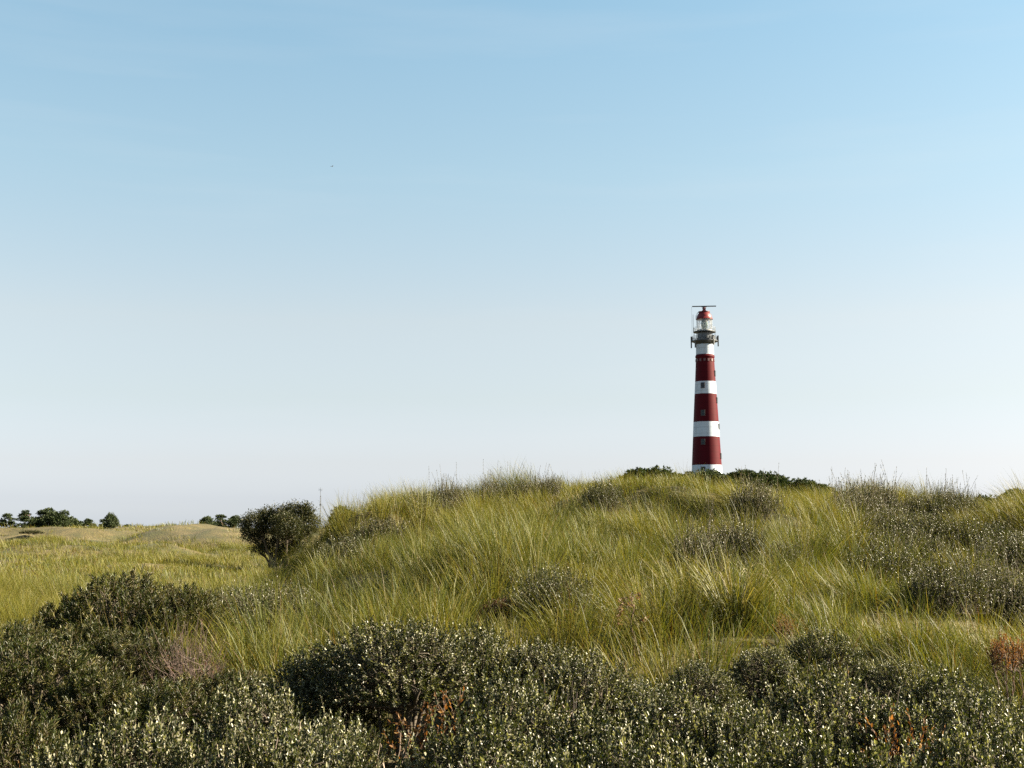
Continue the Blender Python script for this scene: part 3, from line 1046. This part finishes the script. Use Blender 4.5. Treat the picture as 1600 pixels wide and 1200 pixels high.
PINES = {'round': [pine_mesh(11, 2.9, 4, .04, 20, .6), pine_mesh(12, 3.1, 4, .02, 20, .6)], 'open': [pine_mesh(21, 2.3, 4, .08, 14), pine_mesh(22, 2.1, 4, .06, 14)],
         'low': [pine_mesh(31, 3.6, 3, .02, 20, .7), pine_mesh(32, 3.3, 3, .02, 20, .7)]}
pc = {}


def pine(kind, px, d, ptop, label, group, pbase=None, wide=1.0):
    k = pc.get(kind, 0)
    pc[kind] = k + 1
    tr, cr_, hh = PINES[kind][k % 2]
    p = at(px, ptop, d)
    gz = float(H(p[0], p[1])) if pbase is None else min(float(H(p[0], p[1])), at(px, pbase, d)[2])
    s = max(.3, (p[2] - gz) / hh)
    e = empty('pine_tree', (p[0], p[1], gz), RNG.uniform(0, 2 * PI))
    e.scale = (s * wide, s * wide, s)
    tag(e, label, 'pine tree', group)
    link('trunk', tr, e)
    link('crown', cr_, e)


GA = 'dark pines on the far dunes at the left'
for row in [
    ('open', 18, 172, 807, 'small lone pine on the skyline, nearest the left edge', .9),
    ('open', 46, 170, 800, 'pine with open crown at the left end of the largest far clump', 1.0),
    ('round', 64, 172, 801, 'dense pine in the middle of the largest far clump at left', 1.0),
    ('round', 85, 171, 803, 'dense rounded pine at the right end of the largest far clump at left', 1.0),
    ('low', 112, 176, 816, 'low dark pine scrub filling the gap between the two far clumps at left', .9),
    ('round', 143, 168, 814, 'dark pine, left one of the second far clump from the left edge', .9),
    ('open', 164, 168, 814, 'dark pine, right one of the second far clump from the left edge', .9),
    ('open', 179, 165, 819, 'small pine just above the dark dune bush on the far left dune', .8),
    ('low', 198, 178, 824, 'lowest strip of pine on the skyline right of the far left clumps', .8),
    ('low', 174, 112, 826, 'dark bushy pine standing in the grass in front of the far clumps', .62),
    ('low', 328, 150, 813, 'dark pine, leftmost of the three beside the round crowned tree', .7),
    ('open', 346, 152, 808, 'dark pine with ragged top, middle of the three beside the round crowned tree', 1.1),
    ('round', 364, 150, 811, 'dark pine partly hidden by the round crowned tree', 1.0),
    ('round', 526, 140, 800, 'green pine top beside the thin mast, behind the left end of the main dune', .6),
    ('low', 540, 146, 803, 'low pine top peeping over the left end of the main dune', .7),
]:
    pine(row[0], row[1], row[2], row[3], row[4], GA, None, row[5] * 1.35)
GB = 'dark pines around the foot of the lighthouse'
for row in [
    ('open', 978, 372, 744, 'pine top peeping over the crest, farthest left of the lighthouse trees'),
    ('round', 998, 370, 742, 'pine top over the crest, second from left of the lighthouse trees'),
    ('open', 1016, 374, 744, 'small pine top over the crest, third from left of the lighthouse trees'),
    ('round', 1037, 371, 742, 'broad pine top over the crest, fourth from left of the lighthouse trees'),
    ('round', 1058, 373, 747, 'low pine top over the crest, next but one left of the lighthouse'),
    ('open', 1076, 366, 740, 'pine top standing directly left of the lighthouse foot'),
    ('round', 1098, 358, 746, 'bushy pine right in front of the lighthouse foot, left one'),
    ('round', 1119, 358, 747, 'bushy pine right in front of the lighthouse foot, right one'),
    ('round', 1143, 366, 748, 'dark pine directly right of the lighthouse foot'),
    ('round', 1163, 368, 742, 'highest dark pine in the stand right of the lighthouse'),
    ('open', 1184, 370, 745, 'dark pine right of the highest one in the lighthouse stand'),
    ('round', 1204, 368, 748, 'dark pine in the middle of the stand sloping down right of the lighthouse'),
    ('round', 1222, 371, 750, 'broad dark pine, fourth from right of the lighthouse stand'),
    ('open', 1241, 366, 752, 'ragged pine, third from right of the lighthouse stand'),
    ('round', 1258, 372, 758, 'dark pine, second from right of the lighthouse stand'),
    ('low', 1282, 370, 764, 'lowest pine at the right end of the lighthouse stand'),
]:
    pine('low' if row[0] == 'round' else row[0], row[1], row[2], row[3], row[4], GB, None, 1.65)
GD = 'dark trees at the right edge behind the dune'
for row in [
    ('low', 1548, 300, 786, 'low dark tree, first of the row behind the dune at the right edge'),
    ('round', 1566, 300, 776, 'dark tree rising at the left of the wood on the right edge'),
    ('round', 1586, 302, 772, 'tallest dark tree of the wood on the right edge'),
    ('round', 1606, 300, 773, 'dark tree of the wood cut off by the right edge'),
]:
    pine(row[0], row[1], row[2], row[3], row[4], GD, None, 1.5)

# ------------------------------------------------------------------ lighthouse


def zz(py):
    return float(at(1105, py, 383)[2] - LH[2])


SC = 383 / 2000 * 1.003


def tower_mat(bands):
    """painted cast iron: red and white bands by height, faint plate seams and runs of rust"""
    m, t, b = new_mat('banded_tower_paint')
    g = t.nodes.new('ShaderNodeTexCoord')
    s = t.nodes.new('ShaderNodeSeparateXYZ')
    t.links.new(g.outputs['Object'], s.inputs[0])
    mr = t.nodes.new('ShaderNodeMapRange')
    mr.inputs['From Max'].default_value = 60
    t.links.new(s.outputs['Z'], mr.inputs['Value'])
    r = t.nodes.new('ShaderNodeValToRGB')
    r.color_ramp.interpolation = 'CONSTANT'
    red, white = (.062, .002, .006, 1), (.47, .53, .62, 1)
    el = r.color_ramp.elements
    while len(el) < len(bands):
        el.new(.5)
    for e, (z, c) in zip(el, bands):
        e.position = max(0, z / 60)
        e.color = red if c else white
    t.links.new(mr.outputs[0], r.inputs[0])
    mp = t.nodes.new('ShaderNodeMapping')
    mp.inputs['Scale'].default_value = (1.2, 1.2, .22)
    n = t.nodes.new('ShaderNodeTexNoise')
    n.inputs['Scale'].default_value = 1.0
    n.inputs['Detail'].default_value = 7
    t.links.new(g.outputs['Object'], mp.inputs[0])
    t.links.new(mp.outputs[0], n.inputs['Vector'])
    w = t.nodes.new('ShaderNodeTexWave')
    w.bands_direction = 'Z'
    w.inputs['Scale'].default_value = .17
    w.inputs['Distortion'].default_value = .0
    t.links.new(g.outputs['Object'], w.inputs['Vector'])
    r2 = t.nodes.new('ShaderNodeValToRGB')
    r2.color_ramp.elements[0].position, r2.color_ramp.elements[0].color = .0, (.82, .8, .79, 1)
    r2.color_ramp.elements[1].position, r2.color_ramp.elements[1].color = .06, (1, 1, 1, 1)
    t.links.new(w.outputs['Color'], r2.inputs[0])
    r3 = t.nodes.new('ShaderNodeValToRGB')
    r3.color_ramp.elements[0].position, r3.color_ramp.elements[0].color = .3, (.84, .8, .77, 1)
    r3.color_ramp.elements[1].position, r3.color_ramp.elements[1].color = .55, (1, 1, 1, 1)
    t.links.new(n.outputs['Fac'], r3.inputs[0])
    prev = r.outputs[0]
    for o in (r2.outputs[0], r3.outputs[0]):
        mx = t.nodes.new('ShaderNodeMix')
        mx.data_type = 'RGBA'
        mx.blend_type = 'MULTIPLY'
        mx.inputs[0].default_value = 1
        t.links.new(prev, mx.inputs[6])
        t.links.new(o, mx.inputs[7])
        prev = mx.outputs[2]
    t.links.new(prev, b.inputs['Base Color'])
    b.inputs['Roughness'].default_value = .6
    b.inputs['Specular IOR Level'].default_value = .08
    return m


def lighthouse():
    root = empty('lighthouse', LH)
    tag(root, 'tall red and white banded lighthouse on the far dune', 'lighthouse')
    RP = np.array([765, 727, 683, 660, 617, 597, 565, 556, 534])
    RR = np.array([24.8, 23.0, 20.7, 19.6, 17.2, 16.0, 14.4, 14.0, 13.4]) * SC
    zs = np.array([zz(p) for p in RP])
    rad = lambda z: float(np.interp(z, zs, RR))
    bands = [(0, 0), (zz(727), 1), (zz(683), 0), (zz(660), 1), (zz(617), 0), (zz(597), 1), (zz(555.5), 0)]
    grey = plain('grey_blue_metal', (.10, .115, .135), .5, .0, .15, 1.5)
    dark = plain('dark_grey_metal', (.04, .044, .05), .5, .2, .15, 2)
    white = plain('white_painted_metal', (.36, .37, .38), .5, 0, .08, 2)
    red = plain('red_dome_paint', (.13, .014, .016), .42, 0, .12, 1.2)
    b = MB()
    prof = [(RR[0] + .25, -6), (RR[0] + .1, 0)]
    for z in np.linspace(.2, zs[-1], 60):
        prof.append((rad(z), z))
    zc = zz(556)
    extra = [(rad(zc) + .02, zc - .75), (rad(zc) + .2, zc - .6), (rad(zc) + .2, zc - .02), (rad(zc) + .02, zc + .02)]
    prof = sorted([p for p in prof if not (zc - .8 < p[1] < zc + .05)] + extra, key=lambda p: p[1])
    b.lathe(prof, 72)
    b.build('tower', tower_mat(bands), root, True)
    # portholes in a ring under the top of the highest red band
    z = zz(563.5)
    for k in range(14):
        a = -PI / 2 - .2 + k / 14 * 2 * PI
        d = np.array([math.cos(a), math.sin(a), 0])
        m = MB()
        ax = np.array([[-d[1], d[0], 0], d, [0, 0, 1]])
        m.box(d * (rad(z) + .02) + [0, 0, z], (.62, .22, .8), axes=ax)
        m.build('porthole', plain('pale_porthole', (.085, .03, .034), .5) if k == 0 else bpy.data.materials['pale_porthole'], root)
    # windows: one column to the front, one round the right side
    glass, gt, gb = new_mat('window_glass')
    gb.inputs['Base Color'].default_value = (.02, .03, .04, 1)
    gb.inputs['Roughness'].default_value = .5
    gb.inputs['Specular IOR Level'].default_value = .25
    frame = plain('window_frame_paint', (.035, .03, .034), .5)
    face = math.atan2(-LH[1], -LH[0])
    for off, pys in ((-.24, (603.5, 646.5, 691.5, 734.5)), (1.36, (584, 626, 667, 713))):
        for py in pys:
            z = zz(py)
            a = face + off
            d = np.array([math.cos(a), math.sin(a), 0])
            ax = np.array([[-d[1], d[0], 0], d, [0, 0, 1]])
            m = MB()
            r0 = rad(z) + .02
            h, w = 1.55, .95
            m.box(d * (r0 + .06) + [0, 0, z + h / 2], (w + .3, .2, .14), axes=ax)
            m.box(d * (r0 + .08) + [0, 0, z - h / 2], (w + .4, .24, .14), axes=ax)
            for s in (-1, 1):
                m.box(d * (r0 + .05) + ax[0] * s * (w / 2 + .07) + [0, 0, z], (.15, .16, h - .16), axes=ax)
            m.box(d * (r0 + .07) + [0, 0, z + .1], (w, .07, .09), axes=ax)
            f = m.build('window', frame, root)
            m = MB()
            m.box(d * (r0 + .0) + [0, 0, z], (w - .01, .2, h - .17), axes=ax)
            m.build('pane', glass, f)
    # lower gallery
    zl = zz(532.5)
    b = MB()
    rt = RR[-1]
    b.lathe([(rt + .02, zl - 1.2), (rt + .35, zl - .75), (3.75, zl - .3), (3.95, zl - .28), (3.95, zl), (rt * .9, zl)], 56, cap=False)
    b.build('lower_gallery', dark, root)
    b = MB()
    for k in range(28):
        a = k / 28 * 2 * PI
        b.tube([[3.82 * math.cos(a), 3.82 * math.sin(a), zl - .02], [3.82 * math.cos(a), 3.82 * math.sin(a), zl + 1.25]], .05, 5)
    for h in (.45, .85, 1.25):
        b.ring(3.82, zl + h, .045, 56)
    b.build('lower_railing', dark, root)
    zu = zz(518.5)
    b = MB()
    b.lathe([(2.2, zl - .05), (2.2, zl + .12), (2.12, zl + .14), (2.12, zu - .5), (2.3, zu - .3)], 48)
    b.build('watch_room', grey, root)
    b = MB()
    b.lathe([(2.25, zu - .35), (3.2, zu - .2), (3.4, zu - .18), (3.4, zu + .06), (1.9, zu + .06)], 56, cap=False)
    b.build('upper_gallery', dark, root)
    for k in range(12):
        b = MB()
        a = k / 12 * 2 * PI + .1
        b.tube([[3.25 * math.cos(a), 3.25 * math.sin(a), zl], [3.25 * math.cos(a), 3.25 * math.sin(a), zu - .15]], .07, 5)
        b.build('gallery_post', dark, root)
    b = MB()
    for k in range(26):
        a = k / 26 * 2 * PI
        b.tube([[3.28 * math.cos(a), 3.28 * math.sin(a), zu], [3.28 * math.cos(a), 3.28 * math.sin(a), zu + 1.3]], .035, 5)
    for h in (.5, .9, 1.3):
        b.ring(3.28, zu + h, .032, 56)
    b.build('upper_railing', white, root)
    # lantern room
    zd = zz(498.7)
    b = MB()
    b.lathe([(2.28, zu + .05), (2.28, zu + .55), (2.2, zu + .6)], 48)
    n = 12
    zb = zu + .55
    for k in range(n):
        a0, a1 = k / n * 2 * PI, (k + 1) / n * 2 * PI
        p = lambda a, z: [2.3 * math.cos(a), 2.3 * math.sin(a), z]
        b.tube([p(a0, zb), p(a0, zd)], .055, 5)
        b.tube([p(a0, zb), p((a0 + a1) / 2, (zb + zd) / 2), p(a1, zd)], .022, 4)
        b.tube([p(a1, zb), p((a0 + a1) / 2, (zb + zd) / 2), p(a0, zd)], .022, 4)
    b.ring(2.3, (zb + zd) / 2, .035, 48)
    b.build('lantern_frame', white, root)
    gm, gt2, gb2 = new_mat('lantern_glass')
    tr = gt2.nodes.new('ShaderNodeBsdfTransparent')
    gl = gt2.nodes.new('ShaderNodeBsdfGlossy')
    gl.inputs['Roughness'].default_value = .05
    ms = gt2.nodes.new('ShaderNodeMixShader')
    ms.inputs[0].default_value = .1
    gt2.links.new(tr.outputs[0], ms.inputs[1])
    gt2.links.new(gl.outputs[0], ms.inputs[2])
    gt2.links.new(ms.outputs[0], gt2.nodes['Material Output'].inputs['Surface'])
    b = MB()
    b.lathe([(2.2, zb + .05), (2.2, zd)], 48, cap=False)
    b.build('lantern_glazing', gm, root, True)
    zm = (zb + zd) / 2 + .1
    b = MB()
    hl = (zd - zb) * .46
    prof = [(.5, zu + .1), (.5, zm - hl * .95)]
    for k in range(15):
        t = -1 + 2 * k / 14
        prof.append((.35 + .72 * math.sqrt(max(0, 1 - t * t)) * (1 if k % 2 else .93), zm + t * hl))
    b.lathe(prof, 28)
    b.build('lens', plain('green_lens_glass', (.07, .11, .10), .2, .3, .2, 4), root, True)
    # dome
    zt = zz(488)
    b = MB()
    dh = zt - zd
    b.lathe([(2.3, zd - .12), (2.55, zd - .1), (2.55, zd + .1), (2.42, zd + .12), (2.3, zd + dh * .35), (2.05, zd + dh * .62), (1.7, zd + dh * .85), (1.45, zd + dh)], 48)
    b.build('dome', red, root, True)
    b = MB()
    b.lathe([(1.2, zt - .1), (1.72, zt + .02), (1.72, zt + .2), (.9, zt + .26), (.62, zt + .5), (.5, zt + .75)], 40)
    b.build('dome_cap', plain('dark_red_paint', (.12, .018, .02), .5), root)
    b = MB()
    pts = []
    a = face - 1.1
    for r_, z_ in ((2.75, zd - .1), (2.72, zd + dh * .4), (2.3, zd + dh * .8), (1.75, zd + dh * 1.1)):
        pts.append((r_, z_))
    for s in (-.09, .09):
        b.tube([[r_ * math.cos(a + s), r_ * math.sin(a + s), z_] for r_, z_ in pts], .045, 5)
    for f in np.linspace(0, 1, 9):
        r_, z_ = np.interp(f * 3, range(4), [p[0] for p in pts]), np.interp(f * 3, range(4), [p[1] for p in pts])
        b.tube([[r_ * math.cos(a - .09), r_ * math.sin(a - .09), z_], [r_ * math.cos(a + .09), r_ * math.sin(a + .09), z_]], .03, 4)
    b.build('dome_ladder', dark, root)
    # radar scanner
    zr = zz(478.6)
    b = MB()
    b.lathe([(.5, zt + .7), (.42, zr - .9), (.55, zr - .85), (.55, zr - .35), (.22, zr - .3), (.2, zr - .1)], 20)
    b.build('radar_pedestal', plain('maroon_metal', (.12, .04, .05), .5), root)
    b = MB()
    sa = face + PI / 2 + .05
    b.box([0, 0, zr], (7.2, .42, .26), sa)
    b.box([0, 0, zr - .17], (1.6, .3, .16), sa)
    b.build('radar_scanner', dark, root)
    # whip aerials and hanging panel antennas on the gallery
    tocam = np.array([math.cos(face), math.sin(face)])
    left = np.array([tocam[1], -tocam[0]])
    if left[0] > 0:
        left = -left
    for off, y0, y1, rr in ((3.75, 533, 479, .03), (3.35, 519, 491, .06)):
        b = MB()
        p = left * off
        b.tube([[p[0], p[1], zz(y0)], [p[0], p[1], zz(y1)]], rr, 5)
        b.build('whip_aerial', grey, root)
    for off, dep, y0, y1 in ((3.85, .6, 526, 544), (2.7, 2.9, 535, 545), (-4.0, .5, 525, 542), (-2.6, 2.9, 533, 541)):
        p = left * off + tocam * dep
        r_ = np.hypot(*p)
        p = p / r_ * max(r_, 4.05)
        b = MB()
        b.box([p[0], p[1], (zz(y0) + zz(y1)) / 2], (.36, .3, zz(y0) - zz(y1)), math.atan2(p[1], p[0]))
        b.tube([[p[0] * .93, p[1] * .93, zl - .2], [p[0] * .93, p[1] * .93, zl + 1.0]], .06, 5)
        b.box([p[0] * .965, p[1] * .965, zl + .1], (.35, .1, .12), math.atan2(p[1], p[0]))
        b.build('panel_antenna', dark, root)
    for ang, w, h in ((.55, .7, 1.1), (.85, .5, .9), (1.05, .6, 1.3)):
        a = face + ang
        b = MB()
        b.box([3.2 * math.cos(a), 3.2 * math.sin(a), zl + h / 2], (.6, w, h), a)
        b.box([3.2 * math.cos(a), 3.2 * math.sin(a), zl + h + .04], (.68, w + .08, .08), a)
        b.build('equipment_box', grey, root)


lighthouse()


# ------------------------------------------------------------------ thin mast and bird
def mast():
    top = at(501, 762, 560)
    gz = float(H(top[0], top[1]))
    e = empty('radio_mast', (top[0], top[1], gz))
    tag(e, 'thin grey radio mast on the skyline right of the round crowned tree', 'mast')
    hh = top[2] - gz
    m = plain('galvanised_mast', (.12, .13, .15), .5, .3)
    b = MB()
    for k in range(3):
        a = k * 2 * PI / 3
        b.tube([[.2 * math.cos(a), .2 * math.sin(a), -.3], [.2 * math.cos(a), .2 * math.sin(a), hh * .82]], .085, 5)
    n = 22
    for i in range(n):
        z0, z1 = hh * .82 * i / n, hh * .82 * (i + 1) / n
        for k in range(3):
            a, c = k * 2 * PI / 3, (k + 1) * 2 * PI / 3
            b.tube([[.2 * math.cos(a), .2 * math.sin(a), z0], [.2 * math.cos(c), .2 * math.sin(c), z1]], .035, 4)
    b.build('lattice', m, e)
    b = MB()
    b.tube([[0, 0, hh * .8], [0, 0, hh]], .09, 6)
    b.build('top_pole', m, e)
    b = MB()
    b.box([0, 0, hh * .95], (1.5, .12, .12))
    b.tube([[-.7, 0, hh * .93], [-.7, 0, hh * .985]], .05, 4)
    b.tube([[.7, 0, hh * .93], [.7, 0, hh * .985]], .05, 4)
    b.build('crossarm', m, e)
    b = MB()
    b.box([0, 0, hh * .62], (.7, .7, .5))
    b.build('equipment_box', m, e)


mast()


def bird():
    p = at(519, 260, 140)
    e = empty('bird', p, .7)
    e.scale = (.62, .62, .62)
    tag(e, 'tiny dark bird flying high in the open sky at left', 'bird')
    m = plain('dark_plumage', (.06, .06, .065), .7)
    a = np.arange(8) / 8 * 2 * PI
    xs = np.array([-.22, -.14, -.06, .04, .12, .17, .2])
    rs = np.array([.012, .022, .04, .048, .036, .028, .004])
    V = np.stack([np.repeat(xs[:, None], 8, 1), rs[:, None] * np.cos(a), rs[:, None] * np.sin(a)], -1).reshape(-1, 3).tolist()
    q = [(i * 8 + j, i * 8 + (j + 1) % 8, (i + 1) * 8 + (j + 1) % 8, (i + 1) * 8 + j) for i in range(6) for j in range(8)]
    b = MB()
    b.add(V, q)
    for s in (-1, 1):    # wings, raised and bent at the wrist, one body with the trunk
        sec = [(0.03, .09, -.07, .02), (.18, .1, -.05, .09), (.34, .03, -.07, .08), (.44, -.09, -.11, .05)]
        W_ = []
        for yy, xf, xb, z in sec:
            W_ += [[xf, s * yy, z + .008], [xb, s * yy, z + .002], [xb, s * yy, z - .004], [xf, s * yy, z - .006]]
        qq = [(i * 4 + j, i * 4 + (j + 1) % 4, (i + 1) * 4 + (j + 1) % 4, (i + 1) * 4 + j) for i in range(3) for j in range(4)] + [(12, 13, 14, 15)]
        b.add(W_, qq)
    b.add([[-.2, -.012, 0], [-.33, -.06, .0], [-.33, .06, 0], [-.2, .012, 0], [-.2, 0, .012], [-.2, 0, -.012]], [], [(0, 1, 4), (1, 2, 4), (2, 3, 4), (1, 0, 5), (2, 1, 5), (3, 2, 5)])
    b.build('body', m, e)


bird()
